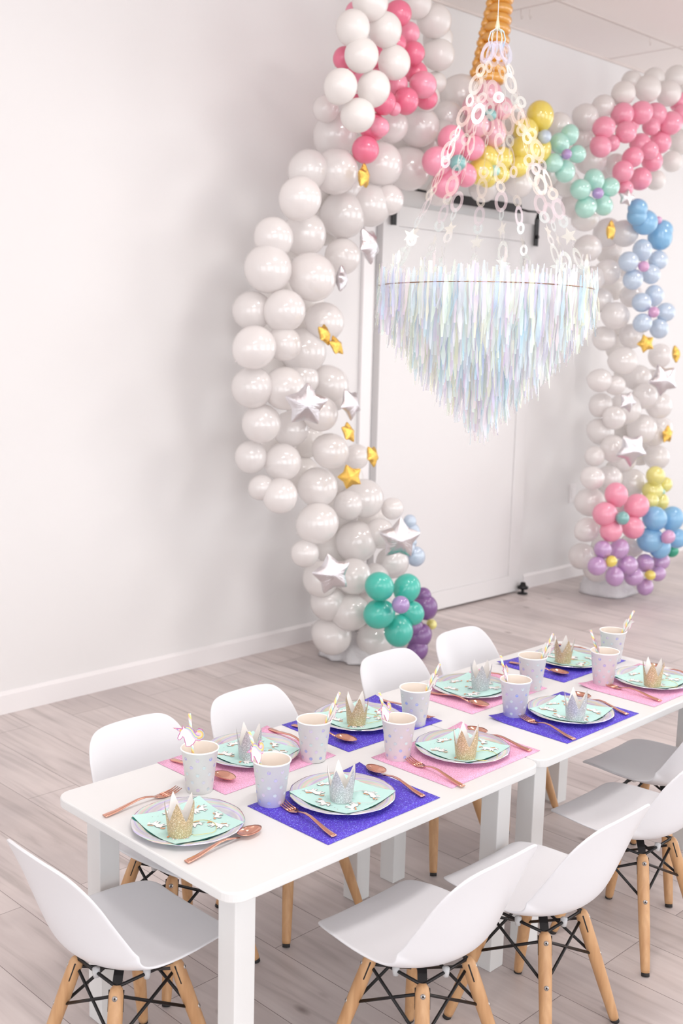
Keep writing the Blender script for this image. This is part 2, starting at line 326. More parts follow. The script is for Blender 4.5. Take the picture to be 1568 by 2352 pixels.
# ------------------------------------------------------------------ tables
TL, TW, TH = .947, .60, .5183
def make_table():
    t = empty('kids_table', (0, 0, 0))
    b = MB(); R = .038; pts = []
    for cx, cy, a0 in ((TL-R, R, -PI/2), (TL-R, TW-R, 0), (R, TW-R, PI/2), (R, R, PI)):
        for i in range(9): a = a0+i*PI/16; pts.append((cx+R*math.cos(a), cy+R*math.sin(a)))
    b.poly(pts, TH, th=.021); b.build('tabletop', M['table'], t, .003)
    for x in (.05, TL-.05-.05):
        for y in (.05, TW-.05-.05):
            b = MB(); b.box((x, y, 0), (x+.05, y+.05, TH-.021)); b.build('leg', M['table'], t, .002)
    return t
tb = make_table()
place(tb, True, (0, 0, 0), 0, 'low white rectangular table nearest the camera, front one of the pair', 'table', 'white tables pushed end to end')
place(tb, False, (.949, .006, 0), 0, 'low white rectangular table at the far right, back one of the pair', 'table', 'white tables pushed end to end')

# ------------------------------------------------------------------ chairs
def lerp_tab(tab, v):
    for i in range(len(tab)-1):
        if v <= tab[i+1][0]:
            a, b_ = tab[i], tab[i+1]; u = (v-a[0])/(b_[0]-a[0]); u = u*u*(3-2*u)*.35+u*.65
            return [a[j]+(b_[j]-a[j])*u for j in range(1, len(a))]
    return list(tab[-1][1:])
PROF = [(.172, .302), (.170, .316), (.150, .3235), (.10, .322), (.04, .314), (-.02, .308), (-.07, .309), (-.105, .320), (-.130, .345), (-.148, .385), (-.163, .43), (-.178, .48), (-.193, .525), (-.204, .556)]
def crom(P, t):
    n = len(P)-1; i = min(int(t*n), n-1); u = t*n-i
    p = [Vector(P[max(0, min(n, i+j))]) for j in (-1, 0, 1, 2)]
    return .5*((2*p[1])+(-p[0]+p[2])*u+(2*p[0]-5*p[1]+4*p[2]-p[3])*u*u+(-p[0]+3*p[1]-3*p[2]+p[3])*u**3)
WK = [(0, .150, .002, 3), (.15, .154, .008, 3), (.3, .159, .020, 2.6), (.45, .163, .038, 2.4), (.57, .160, .058, 2.15), (.68, .154, .054, 2.1), (.80, .148, .038, 2.2), (.9, .144, .026, 2.4), (1, .140, .018, 2.6)]
def crom3(T, v):
    i = 0
    while i < len(T)-2 and v > T[i+1][0]: i += 1
    a, b_ = T[i], T[i+1]; u = (v-a[0])/(b_[0]-a[0]); p0, p3 = T[max(0, i-1)], T[min(len(T)-1, i+2)]
    out = []
    for j in (1, 2, 3):
        m0 = (b_[j]-p0[j])/(b_[0]-p0[0])*(b_[0]-a[0]); m1 = (p3[j]-a[j])/(p3[0]-a[0])*(b_[0]-a[0])
        out.append((2*u**3-3*u*u+1)*a[j]+(u**3-2*u*u+u)*m0+(3*u*u-2*u**3)*b_[j]+(u**3-u*u)*m1)
    return out
def make_chair():
    t = empty('kids_chair', (0, 0, 0))
    b = MB(); NV, NU = 56, 25; vs = []
    for i in range(NV):
        v = .5-.5*math.cos(PI*i/(NV-1)); v = .88*v+.12*(i/(NV-1)); c = crom(PROF, v); d = crom(PROF, min(1, v+.01))-crom(PROF, max(0, v-.01)); d.normalize()
        nrm = Vector((-d.y, d.x))*-1   # (y,z) inward: up on the seat, forward on the back
        if nrm.y < 0 and v < .45: nrm = -nrm
        if v >= .45 and nrm.x < 0: nrm = -nrm
        w, k, e = crom3(WK, v)
        w0 = w; ve = .34
        if v < ve: w *= .26+.74*max(0, 1-(1-v/ve)**2.2)**(1/2.2)
        vt = .74
        if v > vt: q = min(1, (v-vt)/(1-vt)); w *= .40+.60*max(0, 1-q**2.6)**(1/2.6)
        for j in range(NU):
            u = -1+2*j/(NU-1); kk = k*(abs(u)*w/w0)**e; arch = 0
            if v > .74: arch = -.012*(abs(u)*w/w0)**2.2*((v-.74)/.26)**1.5
            xx = u*w
            yy = c.x+nrm.x*kk + 0
            vs.append((xx, yy, c.y+nrm.y*kk+arch))
    fs = [(i*NU+j, i*NU+j+1, (i+1)*NU+j+1, (i+1)*NU+j) for i in range(NV-1) for j in range(NU-1)]
    b.add(vs, fs); sh = b.build('seat_shell', M['shell'], t)
    so = sh.modifiers.new('thick', 'SOLIDIFY'); so.thickness = .0062; so.offset = 1
    sb = sh.modifiers.new('sub', 'SUBSURF'); sb.levels = 1; sb.render_levels = 1
    foot, top, zt = .134, .068, .268
    def on(sx, sy, q): return Vector((sx*(foot+(top-foot)*q), sy*(foot+(top-foot)*q), zt*q))
    ups, los = {}, {}
    for sx in (-1, 1):
        for sy in (-1, 1):
            b = MB(); P = [on(sx, sy, q) for q in (.03, .06, .35, .75, .94, .975, 1.0)]
            b.tube(P, [.0102, .0112, .0135, .0148, .0145, .0125, .007], 16); lg = b.build('leg', M['wood'], t)
            b = MB(); b.tube([on(sx, sy, 0), on(sx, sy, .032)], .0098, 14); b.build('foot_cap', M['cap'], lg)
            out = Vector((sx, sy, .45)).normalized()
            for q in (.925, .61):
                c = on(sx, sy, q); b = MB(); b.tube([c+out*.011, c+out*.0152], .0052, 12); b.tube([c+out*.015, c+out*.0156], .0022, 6, 1)
                b.build('screw', [M['screw'], M['cap']], lg)
            # slot cut seen on the side of the leg top
            sd = Vector((sx, -sy, 0)).normalized()
            for q_ in (-1, 1):
                b = MB(); a_, c_ = on(sx, sy, .97), on(sx, sy, .83); o_ = sd*.0138*q_
                b.tube([a_+o_, c_+o_], .0016, 5); b.build('slot', M['cap'], lg)
            inn = Vector((-sx, -sy, 0)).normalized()*.004
            ups[(sx, sy)] = on(sx, sy, .925)+inn; los[(sx, sy)] = on(sx, sy, .61)+inn
    b = MB(); order = [(-1, -1), (1, -1), (1, 1), (-1, 1)]
    for i in range(4):
        a, c = order[i], order[(i+1) % 4]
        b.tube([ups[a], ups[a]*.97+los[c]*.03, los[c]], .0034, 8); b.tube([ups[c], los[a]], .0034, 8)
        b.tube([ups[a]+Vector((0, 0, .018)), ups[c]+Vector((0, 0, .018))], .0034, 8)
        # flat bracket from the leg up under the shell
        p = on(*a, .95); d = Vector((-a[0], -a[1], 0)).normalized(); sd = Vector((0, 0, 1)).cross(d)*.0095
        path = [p+Vector((0, 0, -.012)), p+Vector((0, 0, .006))+d*.004, p+d*.018+Vector((0, 0, .022)), p+d*.036+Vector((0, 0, .034))]
        b.loft([[q+sd, q-sd, q-sd+Vector((0, 0, .003))+d*.0015, q+sd+Vector((0, 0, .003))+d*.0015] for q in path], smooth=False)
    b.build('wire_brace', M['black'], t)
    for a in order:
        c = ups[a]*.5+ups[order[(order.index(a)+1) % 4]]*.5+Vector((0, 0, .018)); b = MB()
        b.lathe([(0, -.011), (.006, -.010), (.0075, 0), (.0075, .008), (0, .010)], 12, mat_=Matrix.Translation(c)); b.build('bumper', M['clear'], t)
    return t
ch = make_chair()
G1, G2 = 'chairs along the near side', 'chairs along the wall side'
chairs = [((-.009, .316), -PI/2, 'white plastic child chair with wooden legs at the near head of the table', None),
          ((.428, -.078), 0, 'white plastic child chair on the near side, in front of the nearest purple placemat', G1),
          ((.765, -.128), 0, 'white plastic child chair on the near side, second from the left, by the table joint', G1),
          ((1.246, -.08), 0, 'white plastic child chair on the near side, third from the left', G1),
          ((1.592, .05), 0, 'farthest right white child chair, pushed deepest under the near side of the table', G1),
          ((.332, .60), PI, 'white plastic child chair on the wall side, nearest, behind the unicorn cup', G2),
          ((.697, .60), PI, 'white plastic child chair on the wall side, second from the left', G2),
          ((1.253, .595), PI, 'white plastic child chair on the wall side, just in front of the teal balloons', G2),
          ((1.627, .62), PI, 'white plastic child chair on the wall side, farthest to the right', G2)]
for i, ((x, y), rz, lab, g) in enumerate(chairs): place(ch, i == 0, (x, y, 0), rz, lab, 'chair', g)

# ------------------------------------------------------------------ table settings
NAME = dict(A='the bare near table end', B='the nearest purple placemat', C='the pink placemat over the table joint', D="the far table's near-side purple placemat",
            E="the pink placemat at the photo's right edge", F='the nearest pink placemat, wall side', G="the near table's wall-side purple placemat",
            H="the far table's wall-side pink placemat", I='the farthest purple placemat')
# placemats (centre, size, rotation, colour)
MATS = dict(B=(.440, .155, 0, 'p'), C=(.837, .172, .01, 'k'), D=(1.268, .156, 0, 'p'), E=(1.688, .156, 0, 'k'),
            F=(.441, .478, .01, 'k'), G=(.823, .472, -.02, 'p'), H=(1.262, .448, -.01, 'k'), I=(1.682, .445, 0, 'p'))
random.seed(3)
MLAB = dict(B='glittery purple paper placemat nearest the camera', C='glittery pink paper placemat lying over the joint of the two tables', D='glittery purple placemat on the near side of the far table',
            E='glittery pink placemat cut by the right edge of the photo', F='glittery pink placemat nearest the camera on the wall side', G='glittery purple placemat on the wall side of the near table',
            H='glittery pink placemat on the wall side of the far table', I='glittery purple placemat at the far corner of the wall side')
for kx, (x, y, rz, c) in MATS.items():
    b = MB(); n1, n2 = 14, 10; vs = []; sx, sy = .340, .245
    curl = random.choice([(1, 1), (-1, 1)])
    for i in range(n1+1):
        for j in range(n2+1):
            u, v = i/n1*2-1, j/n2*2-1; d = max(0, u*curl[0]*.5+v*curl[1]*.5-.72)
            vs.append((u*sx/2, v*sy/2, .0007+d*d*.10))
    m_ = n2+1; top = [(i*m_+j, (i+1)*m_+j, (i+1)*m_+j+1, i*m_+j+1) for i in range(n1) for j in range(n2)]
    b.add(vs, top); o = b.build('placemat', M['purplemat' if c == 'p' else 'pinkmat'], loc=(x, y, TH)); o.rotation_euler[2] = rz
    so = o.modifiers.new('t', 'SOLIDIFY'); so.thickness = .0005
    tag(o, MLAB[kx], 'placemat', 'purple paper placemats' if c == 'p' else 'pink paper placemats')

# plate
def make_plate():
    b = MB(); rf = lambda a: 1-.012*abs(math.sin(6*a))
    b.lathe([(.0001, .0025), (.07, .0025), (.083, .0035), (.097, .0105), (.1115, .0135), (.1155, .0130), (.1150, .0122), (.1110, .0125), (.096, .0092), (.082, .0018), (.07, .0008), (.0001, .0008)], 96, rfun=rf)
    return b.build('paper_plate', M['holo'])
def grow(P, d):
    n = len(P); out = []; A = sum(P[i][0]*P[(i+1) % n][1]-P[(i+1) % n][0]*P[i][1] for i in range(n)); s = 1 if A > 0 else -1
    for i in range(n):
        a, c = Vector(P[i-1]), Vector(P[(i+1) % n]); t_ = (c-a).normalized(); out.append((P[i][0]+s*t_.y*d, P[i][1]-s*t_.x*d))
    return out
# napkin with printed unicorns
def uni_motif(b, M4, s):
    sc_ = lambda P: [(x*s, y*s) for x, y in P]
    body = [(-.5, .05), (-.42, -.12), (-.46, -.42), (-.38, -.44), (-.30, -.18), (-.24, -.42), (-.16, -.42), (-.14, -.16), (.10, -.16), (.16, -.40), (.24, -.40), (.22, -.12), (.36, -.30), (.42, -.26), (.32, .0), (.36, .18), (.56, .12), (.62, .20), (.46, .36), (.34, .40), (.22, .22), (.0, .14), (-.3, .18)]
    big = grow(body, .022)
    b.poly(sc_(big), .0003, 3, M4=M4); b.poly(sc_(body), .0005, 1, M4=M4)
    b.poly(sc_([(.30, .40), (.16, .34), (.06, .20), (-.04, .22), (.10, .38), (.24, .50)]), .0007, 2, M4=M4)
    b.poly(sc_([(-.50, .06), (-.62, .14), (-.78, -.02), (-.70, -.20), (-.60, .0)]), .0007, 2, M4=M4)
    b.poly(sc_([(.44, .36), (.50, .33), (.70, .54)]), .0007, 3, M4=M4)
def make_napkin():
    b = MB(); S = .0815; n = 16
    rnd = random.Random(5)
    def zf(x, y): return .0028+.0016*math.sin(x*30)*math.cos(y*26)+.034*max(0, (abs(x)+abs(y))/(2*S)-.60)**1.5
    for layer, (dx, rot, z0, mi) in enumerate(((0, .05, .0, 4), (.0, 0, .0022, 0))):
        vs = []; c_, s_ = math.cos(rot), math.sin(rot)
        for i in range(n+1):
            for j in range(n+1):
                x, y = (i/n*2-1)*S*(1-.0*layer), (j/n*2-1)*S; vs.append((c_*x-s_*y, s_*x+c_*y, zf(x, y)+z0))
        b.add(vs, [(i*(n+1)+j, (i+1)*(n+1)+j, (i+1)*(n+1)+j+1, i*(n+1)+j+1) for i in range(n) for j in range(n)], mi)
    # fold line along the middle, one fold edge
    for (x, y, a, s) in ((-.045, -.045, .2, .036), (.04, -.05, -.5, .034), (-.055, .03, 2.4, .034), (.05, .035, .7, .036), (.0, .062, 3.4, .030), (.0, -.012, -.3, .036), (.064, -.012, 1.4, .026)):
        M4 = Matrix.Translation((x, y, zf(x, y)+.0031)) @ Matrix.Rotation(a-PI/4, 4, 'Z'); uni_motif(b, M4, s)
    for i in range(26):
        x, y = rnd.uniform(-S, S)*.9, rnd.uniform(-S, S)*.9; r_ = rnd.uniform(.0006, .0012)
        b.poly([(x+r_*math.cos(q), y+r_*math.sin(q)) for q in [k_*PI/3 for k_ in range(6)]], zf(x, y)+.0026, 1 if i % 3 else 3)
    o = b.build('paper_napkin', [M['mint_paper'], M['ink_white'], M['ink_orange'], M['ink_line'], M['green_under']])
    return o
# crown
def make_crown(kind):
    t = empty('party_crown', (0, 0, 0)); n = 5; H = .078; hb = .034; seg = 60; r0_, r1_ = .0235, .0325
    def hh(a):
        f = (a/(2*PI)*n) % 1; f = 1-abs(2*f-1); return hb+(H-hb)*f**1.12
    for nm, off, m_ in (('glitter_band', 0, M['gl'+kind]), ('inner_lining', -.0006, M['crownin'])):
        b = MB(); vs = []; K = 7
        for i in range(seg):
            a = 2*PI*i/seg; h = hh(a+.3)+(0 if off == 0 else .0005)
            for j in range(K):
                z = h*j/(K-1); r_ = r0_+(r1_-r0_)*z/H+off+.0012*math.sin(2*a)*z/H
                vs.append((r_*math.cos(a), r_*math.sin(a), z))
        fs = [(i*K+j, ((i+1) % seg)*K+j, ((i+1) % seg)*K+j+1, i*K+j+1) for i in range(seg) for j in range(K-1)]
        b.add(vs, fs); b.build(nm, m_, t)
    b = MB(); rnd = random.Random(2)
    P = [(r0_*.9, 0, .002)]
    for i in range(1, 30):
        q = i/29*2*PI*.92; P.append((.034+.034*-math.cos(q)*(1+.1*math.sin(3*q))+.01, .036*math.sin(q)*(1+.15*math.cos(2*q)), .0022+.001*math.sin(4*q)))
    b.tube(P, .0006, 5); b.build('elastic_string', M['el'+kind], t)
    return t
# cup
def make_cup():
    b = MB(); H = .097; rb, rt = .0285, .040
    b.lathe([(0, .006), (rb-.001, .006), (rb-.001, 0), (rb, 0), (rt, H-.002), (rt+.0012, H-.0022), (rt+.0022, H-.0005), (rt+.0018, H+.0012), (rt+.0004, H+.0015), (rt-.0008, H)], 56, 0)
    b.lathe([(rt-.0008, H), (rb-.001, .008), (0, .008)], 56, 1)
    rows = 5
    for i in range(rows):
        z = .011+i*.0175; R_ = rb+(rt-rb)*z/H+.00025; nn = 8
        for k_ in range(nn):
            a = (k_+.5*(i % 2))*2*PI/nn; q = []
            for s in range(12):
                da, dz = .0040*math.cos(s*PI/6), .0040*math.sin(s*PI/6); rr_ = R_+(rt-rb)/H*dz
                q.append((rr_*math.cos(a+da/R_), rr_*math.sin(a+da/R_), z+dz))
            b.add(q, [tuple(range(12))], 2, False)
    return b.build('paper_cup', [M['cup'], M['cupin'], M['dot']])
def sect(x, w, h, z, n=10):
    return [(x, w/2*math.copysign(abs(math.cos(a))**.6, math.cos(a)), z+h/2*math.copysign(abs(math.sin(a))**.6, math.sin(a))) for a in [2*PI*k_/n+PI/n for k_ in range(n)]]
def handle(b, end):
    # x from 0 (handle end) to end
    tab = [(0, .0135, .0034, .0036), (.006, .0138, .0042, .0038), (.03, .0118, .004, .0050), (.06, .0088, .0038, .0095), (.085, .0068, .0036, .0130), (.105, .0060, .0034, .0125), (.122, .0062, .0030, .0085), (end, .0085, .0022, .0048)]
    b.loft([sect(x, w, h, z) for x, w, h, z in tab])
def make_fork():
    b = MB(); handle(b, .135)
    b.loft([sect(x, w, .0016, z, 10) for x, w, z in ((.130, .008, .0055), (.138, .018, .0036), (.146, .0235, .0026), (.156, .0245, .0024))])
    for k_ in range(4):
        y = (k_-1.5)*.0064
        P = [(.152, y, .0025), (.166, y*1.0, .0026), (.182, y*1.02, .0042), (.196, y*1.0, .0085)]
        b.tube(P, [.0021, .0018, .0015, .0008], 6)
    return b.build('fork', M['rose'])
def make_spoon():
    b = MB(); handle(b, .138); n, K = 28, 7; vs = []
    for side in (0, 1):
        for j in range(K+1):
            q = j/K
            for i in range(n):
                a = 2*PI*i/n; x = .168+.030*q*math.cos(a); y = .0185*q*math.sin(a)*(1-.12*math.cos(a))
                z = .0012+.0078*q**2.3+.001*(math.cos(a) < 0)*q+(0.0012 if side == 0 else 0)
                vs.append((x, y, z))
    B_ = (K+1)*n; fs = []
    for s in (0, 1):
        for j in range(K):
            for i in range(n): fs.append((s*B_+j*n+i, s*B_+j*n+(i+1) % n, s*B_+(j+1)*n+(i+1) % n, s*B_+(j+1)*n+i))
    for i in range(n): fs.append((K*n+i, K*n+(i+1) % n, B_+K*n+(i+1) % n, B_+K*n+i))
    b.add(vs, fs); return b.build('spoon', M['rose'])

PL = dict(A=(.120, .285), B=(.449, .172), C=(.864, .177), D=(1.294, .155), E=(1.721, .157), F=(.467, .495), G=(.827, .493), H=(1.253, .46), I=(1.715, .435))
CR = dict(A=(.074, .251), B=(.426, .153), C=(.816, .129), D=(1.244, .108), E=(1.66, .122), F=(.434, .465), G=(.788, .462), H=(1.257, .431), I=(1.66, .427))
KIND = dict(A='gold', B='silver', C='gold', D='silver', E='gold', F='silver', G='gold', H='silver', I='gold')
pl, na = make_plate(), make_napkin(); cg, cs = make_crown('gold'), make_crown('silver'); seen = set()
rnd = random.Random(8)
for i, kx in enumerate(PL):
    x, y = PL[kx]; th = 0 if kx == 'A' else .0012
    o = pl if i == 0 else pl.copy()
    if i: C.objects.link(o)
    o.location = (x, y, TH+th); o.rotation_euler = (0, 0, rnd.uniform(0, 6)); tag(o, 'round holographic paper plate on '+NAME[kx], 'plate', 'holographic paper plates')
    o = na if i == 0 else na.copy()
    if i: C.objects.link(o)
    o.location = (x-.002, y-.002, TH+th+.0035); o.rotation_euler = (0, 0, rnd.choice((0, PI/2, PI, 0))+rnd.uniform(-.1, .1)); tag(o, 'mint unicorn paper napkin on the plate on '+NAME[kx], 'napkin', 'mint unicorn napkins')
    kd = KIND[kx]; first = kd not in seen; seen.add(kd)
    place(cg if kd == 'gold' else cs, first, (CR[kx][0], CR[kx][1], TH+th+.0095), rnd.uniform(-1.4, .3), kd+' glitter paper crown on the plate on '+NAME[kx], 'crown', kd+' glitter paper crowns')
    co = (cg if kd == 'gold' else cs)
# cutlery: handle end -> tip
fk, sp_ = make_fork(), make_spoon()
FORKS = dict(A=((.016, .429), (.213, .438)), B=((.300, .045), (.330, .238)), C=((.688, .032), (.718, .230)), D=((1.128, .033), (1.168, .230)), E=((1.568, .042), (1.586, .237)), F=((.606, .588), (.590, .388)), G=((.985, .560), (.972, .362)), H=((1.40, .560), (1.395, .362)), I=((1.835, .56), (1.82, .365)))
SPOONS = dict(A=((.018, .156), (.208, .172)), B=((.580, .055), (.610, .250)), C=((.981, .060), (.986, .258)), D=((1.396, .044), (1.436, .240)), E=((1.838, .050), (1.850, .248)), F=((.301, .585), (.328, .390)), G=((.668, .571), (.700, .376)), H=((1.134, .520), (1.158, .325)), I=((1.546, .543), (1.572, .348)))
for proto, D_, nm in ((fk, FORKS, 'fork'), (sp_, SPOONS, 'spoon')):
    for i, kx in enumerate(D_):
        (x0, y0), (x1, y1) = D_[kx]; o = proto if i == 0 else proto.copy()
        if i: C.objects.link(o)
        o.location = (x0, y0, TH+(.0005 if kx == 'A' else .0016)); o.rotation_euler = (0, 0, math.atan2(y1-y0, x1-x0))
        tag(o, 'rose gold %s beside the plate on %s' % (nm, NAME[kx]), nm, 'rose gold %ss' % nm)
# cups
CUPS = [((.248, .412), 'A'), ((.318, .256), 'B'), ((.556, .376), 'F'), ((.712, .250), 'C'), ((.917, .378), 'G'), ((1.172, .250), 'D'), ((1.390, .352), 'H'), ((1.594, .243), 'E'), ((1.815, .352), 'I')]
cp = make_cup()
for i, ((x, y), kx) in enumerate(CUPS):
    o = cp if i == 0 else cp.copy()
    if i: C.objects.link(o)
    o.location = (x, y, TH+(.0014 if i else .0003)); o.rotation_euler = (0, 0, .7*i); tag(o, 'white paper cup with iridescent dots next to '+NAME[kx], 'cup', 'dotted paper cups')
# straws with unicorn heads
def circ(cx, cy, r_, a0, a1, n): return [(cx+r_*math.cos(a0+(a1-a0)*i/n), cy+r_*math.sin(a0+(a1-a0)*i/n)) for i in range(n+1)]
HEAD = [(-.012, -.021), (-.0135, -.010), (-.015, -.001), (-.0185, .003), (-.0195, .0005), (-.0245, -.0045), (-.0275, -.0045), (-.0285, -.0015), (-.0265, .003), (-.0235, .008), (-.0215, .013), (-.0185, .017), (-.0165, .0175), (-.0155, .0245), (-.0130, .0195), (-.008, .017), (-.002, .011), (.002, .003), (.006, -.003), (.009, -.007), (.0035, -.0155), (-.004, -.0205)]
HORN = [(-.0215, .013), (-.0360, .0215), (-.0185, .0180)]
MANE = [(-.0125, .0195), (-.004, .0195), (.001, .0165), (.006, .0135), (.0085, .0075), (.0125, .0085), (.013, .012), (.0175, .0155), (.0235, .0135), (.0265, .0075), (.0265, -.001), (.0225, -.0075), (.0155, -.0105), (.008, -.008), (.003, -.001), (-.001, .008), (-.006, .015)]
def make_straw():
    b = MB(); L_ = .158
    b.lathe([(.0031, 0), (.0031, L_*.33), (.0031, L_*.66), (.0031, L_), (.0026, L_), (.0026, 0), (.0031, 0)], 14); t = b.build('paper_straw', M['straw'])
    b = MB(); T_ = Matrix.Translation((0, -.0040, .108)) @ Matrix.Rotation(PI/2, 4, 'X')
    for P in (HEAD, HORN, MANE): b.poly(grow(P, .0016), 0, 1, .0006, M4=T_)
    b.poly(HEAD, .0003, 0, M4=T_)
    for P in (HEAD, HORN, MANE): b.poly(grow(P, .0015), -.0008, 0, M4=T_)
    hc = [5, 2, 6, 2, 5]
    for i in range(5):
        u0_, u1_ = i/5, (i+1)/5; L0, R0, Tp = Vector(HORN[0]), Vector(HORN[2]), Vector(HORN[1])
        b.poly([tuple(L0.lerp(Tp, u0_)), tuple(L0.lerp(Tp, u1_)), tuple(R0.lerp(Tp, u1_)), tuple(R0.lerp(Tp, u0_))], .0005+i*.00001, hc[i], M4=T_)
    b.poly(MANE, .0004, 2, M4=T_)
    inner = [(-.0115, .0185), (-.005, .0165), (0, .011), (.0035, .003), (.0075, -.003), (.0125, -.005), (.016, -.003)]
    for i, (mi, o1, o2) in enumerate(((3, .0, .0022), (4, .0022, .0044), (6, .0048, .0068))):
        top_ = grow(inner+inner[::-1], 0)[:len(inner)]
        A_ = [(x+.7*o1, y+o1*.9) for x, y in inner]; B_ = [(x+.7*o2, y+o2*.9) for x, y in inner]
        b.poly(A_+B_[::-1], .0006+i*.00005, mi, M4=T_)
    for i, (mi, r1_, r2_) in enumerate(((5, .0098, .0072), (4, .0070, .0048), (3, .0116, .0100))):
        b.poly(circ(.0170, .0030, r1_, -2.1, 2.0, 14)+circ(.0170, .0030, r2_, 2.0, -2.1, 14), .0008+i*.00003, mi, M4=T_)
    b.poly([(-.0212, .0095), (-.0196, .0086), (-.0178, .0094), (-.0196, .0090)], .0006, 7, M4=T_)
    b.poly([(-.0148, .0225), (-.0156, .0185), (-.0138, .0190)], .0006, 2, M4=T_)
    b.poly(circ(-.0262, -.0012, .0004, 0, 2*PI, 6)[:-1], .0006, 7, M4=T_)
    b.build('unicorn_cutout', [M['ink_white'], M['ink_pink'], M['ink_rose'], M['ink_blue'], M['ink_yellow'], M['ink_apricot'], M['ink_mauve'], M['ink_line']], t)
    return t
stp = make_straw()
# cup index, lean direction (rim side) , lean vector, spin of the cut-out
STR = [(0, (-.016, .005), (-.05, .07), -.72, 'upright, its unicorn head facing the camera'), (1, (-.024, .012), (-.30, .16), .35, 'its unicorn head turned edgewise'),
       (2, (.026, -.016), (.34, -.26), 1.0, 'leaning out to the right'), (3, (-.024, .014), (-.28, .18), .35, 'with a small unicorn head leaning over the rim'),
       (4, (.024, -.018), (.36, -.30), .95, 'leaning out to the right'), (5, (-.022, .014), (-.24, .16), .5, 'with a unicorn head leaning left'),
       (6, (.024, -.016), (.34, -.26), 1.0, 'leaning out to the right'), (7, (-.022, .012), (-.32, .20), .8, 'leaning out to the left'), (8, (.026, -.018), (.40, -.30), .9, 'leaning out to the right')]
for i, (ci, (dx, dy), (lx, ly), spin, tx) in enumerate(STR):
    (x, y), kx = CUPS[ci]; o = stp if i == 0 else copy_tree(stp)
    d = Vector((lx, ly, 1)).normalized()
    o.rotation_mode = 'QUATERNION'; q0 = Vector((0, 0, 1)).rotation_difference(d); o.rotation_quaternion = q0 @ Quaternion((0, 0, 1), spin)
    rim = Vector((x+dx, y+dy, TH+.096)); o.location = rim-d*(.078 if i == 0 else .086)
    tag(o, 'rainbow striped straw in the cup next to %s' % NAME[kx], 'straw', 'rainbow paper straws')

# ------------------------------------------------------------------ balloons
def balloon_mesh():
    b = MB(); P = []
    for i in range(25):
        a = PI*i/24; r_ = math.sin(a); z = math.cos(a)
        if z < 0: r_ *= 1-.10*z*z; z *= 1.08
        P.append((max(r_, .0001), z))
    P[-1] = (.03, -1.08); P += [(.02, -1.12), (.05, -1.16), (.06, -1.17), (.0001, -1.16)]
    b.lathe(P, 32); me = b.build('tmp', LX['white']).data; return me
BME = {}
base_me = balloon_mesh(); bpy.data.objects.remove(bpy.data.objects['tmp'])
for kx, m_ in LX.items():
    me = base_me.copy(); me.materials.clear(); me.materials.append(m_); me.name = 'balloon_'+kx; BME[kx] = me
brnd = random.Random(11)
def bal(name, col, parent, px, py, d, Y, toward=None, squash=1.0, dy=None):
    p = at(px, py, Y=Y); r_ = d/2*depth(p)/F_PX
    return bal_w(name, col, parent, p, r_, toward, squash)
def bal_w(name, col, parent, p, r_, toward=None, squash=1.0):
    o = bpy.data.objects.new(name, BME[col]); C.objects.link(o); o.parent = parent
    base = Vector(parent.location) if parent else Vector((0, 0, 0))
    o.location = Vector(p)-base
    ax = (Vector(p)-Vector(toward)).normalized() if toward is not None else Vector((brnd.uniform(-1, 1), brnd.uniform(-1.6, -.2), brnd.uniform(-1, 1))).normalized()
    o.rotation_mode = 'QUATERNION'; o.rotation_quaternion = Vector((0, 0, 1)).rotation_difference(ax); o.scale = (r_*.985, r_*.985, r_*squash*1.02)
    return o
# left column
base = at(840, 1520, Z=0); base.z = 0
colL = empty('balloon_column', base, label='tall curving column of white balloons on the left, standing on the floor by the wall', cat='balloon column')
LW = [(689, 456, 100), (788, 494, 108), (850, 472, 98), (892, 459, 70), (699, 538, 102), (628, 545, 92), (717, 637, 110), (786, 589, 84), (615, 617, 112), (653, 714, 98), (579, 714, 92), (745, 739, 90), (584, 798, 100), (696, 806, 106), (579, 890, 98), (653, 892, 100), (755, 885, 92),
      (600, 973, 92), (735, 950, 82), (765, 905, 78), (649, 1062, 88), (759, 1036, 84), (818, 1049, 60), (729, 1119, 94), (643, 1139, 82), (835, 1145, 92), (901, 1168, 52), (729, 1202, 96), (818, 1245, 98), (901, 1291, 76), (700, 1271, 66), (736, 1330, 84), (812, 1324, 84), (755, 1385, 84), (805, 1407, 86),
      (762, 1460, 90), (861, 1473, 84), (576, 1050, 76), (871, 1225, 70), (860, 1400, 90), (668, 985, 84), (708, 390, 92), (652, 790, 80), (690, 870, 84), (600, 1120, 60), (860, 1330, 70), (800, 1160, 70)]
for i, (px, py, d) in enumerate(LW): bal('white_balloon', 'white', colL, px, py, d*1.0, (1.97, 2.10, 2.03)[i % 3] if py < 1250 else (2.0, 2.08)[i % 2])
for i, (px, py) in enumerate([(735, 430), (745, 520), (680, 590), (700, 690), (640, 670), (640, 760), (700, 750), (640, 850), (700, 930), (640, 1010), (700, 1010), (690, 1090), (790, 1100), (780, 1180), (770, 1260), (850, 1200), (780, 1330), (820, 1370), (800, 1440)]):
    bal('white_balloon', 'matte', colL, px, py, 88, 2.24)
b = MB(); n, K = 48, 9; vs = []; r5 = random.Random(4)
for j in range(K+1):
    for i in range(n):
        a = 2*PI*i/n; q = j/K; R_ = .215*(1+.10*math.sin(3*a+1)+.05*math.sin(11*a+q*3)+r5.uniform(-.02, .02))*(1-.35*(q)**2); z = .004+.11*q**1.2+r5.uniform(-.004, .004)*(q > 0)
        vs.append((R_*math.cos(a), R_*.85*math.sin(a), z))
fs = [(j*n+i, j*n+(i+1) % n, (j+1)*n+(i+1) % n, (j+1)*n+i) for j in range(K) for i in range(n)]+[tuple(range(n-1, -1, -1)), tuple(K*n+i for i in range(n))]
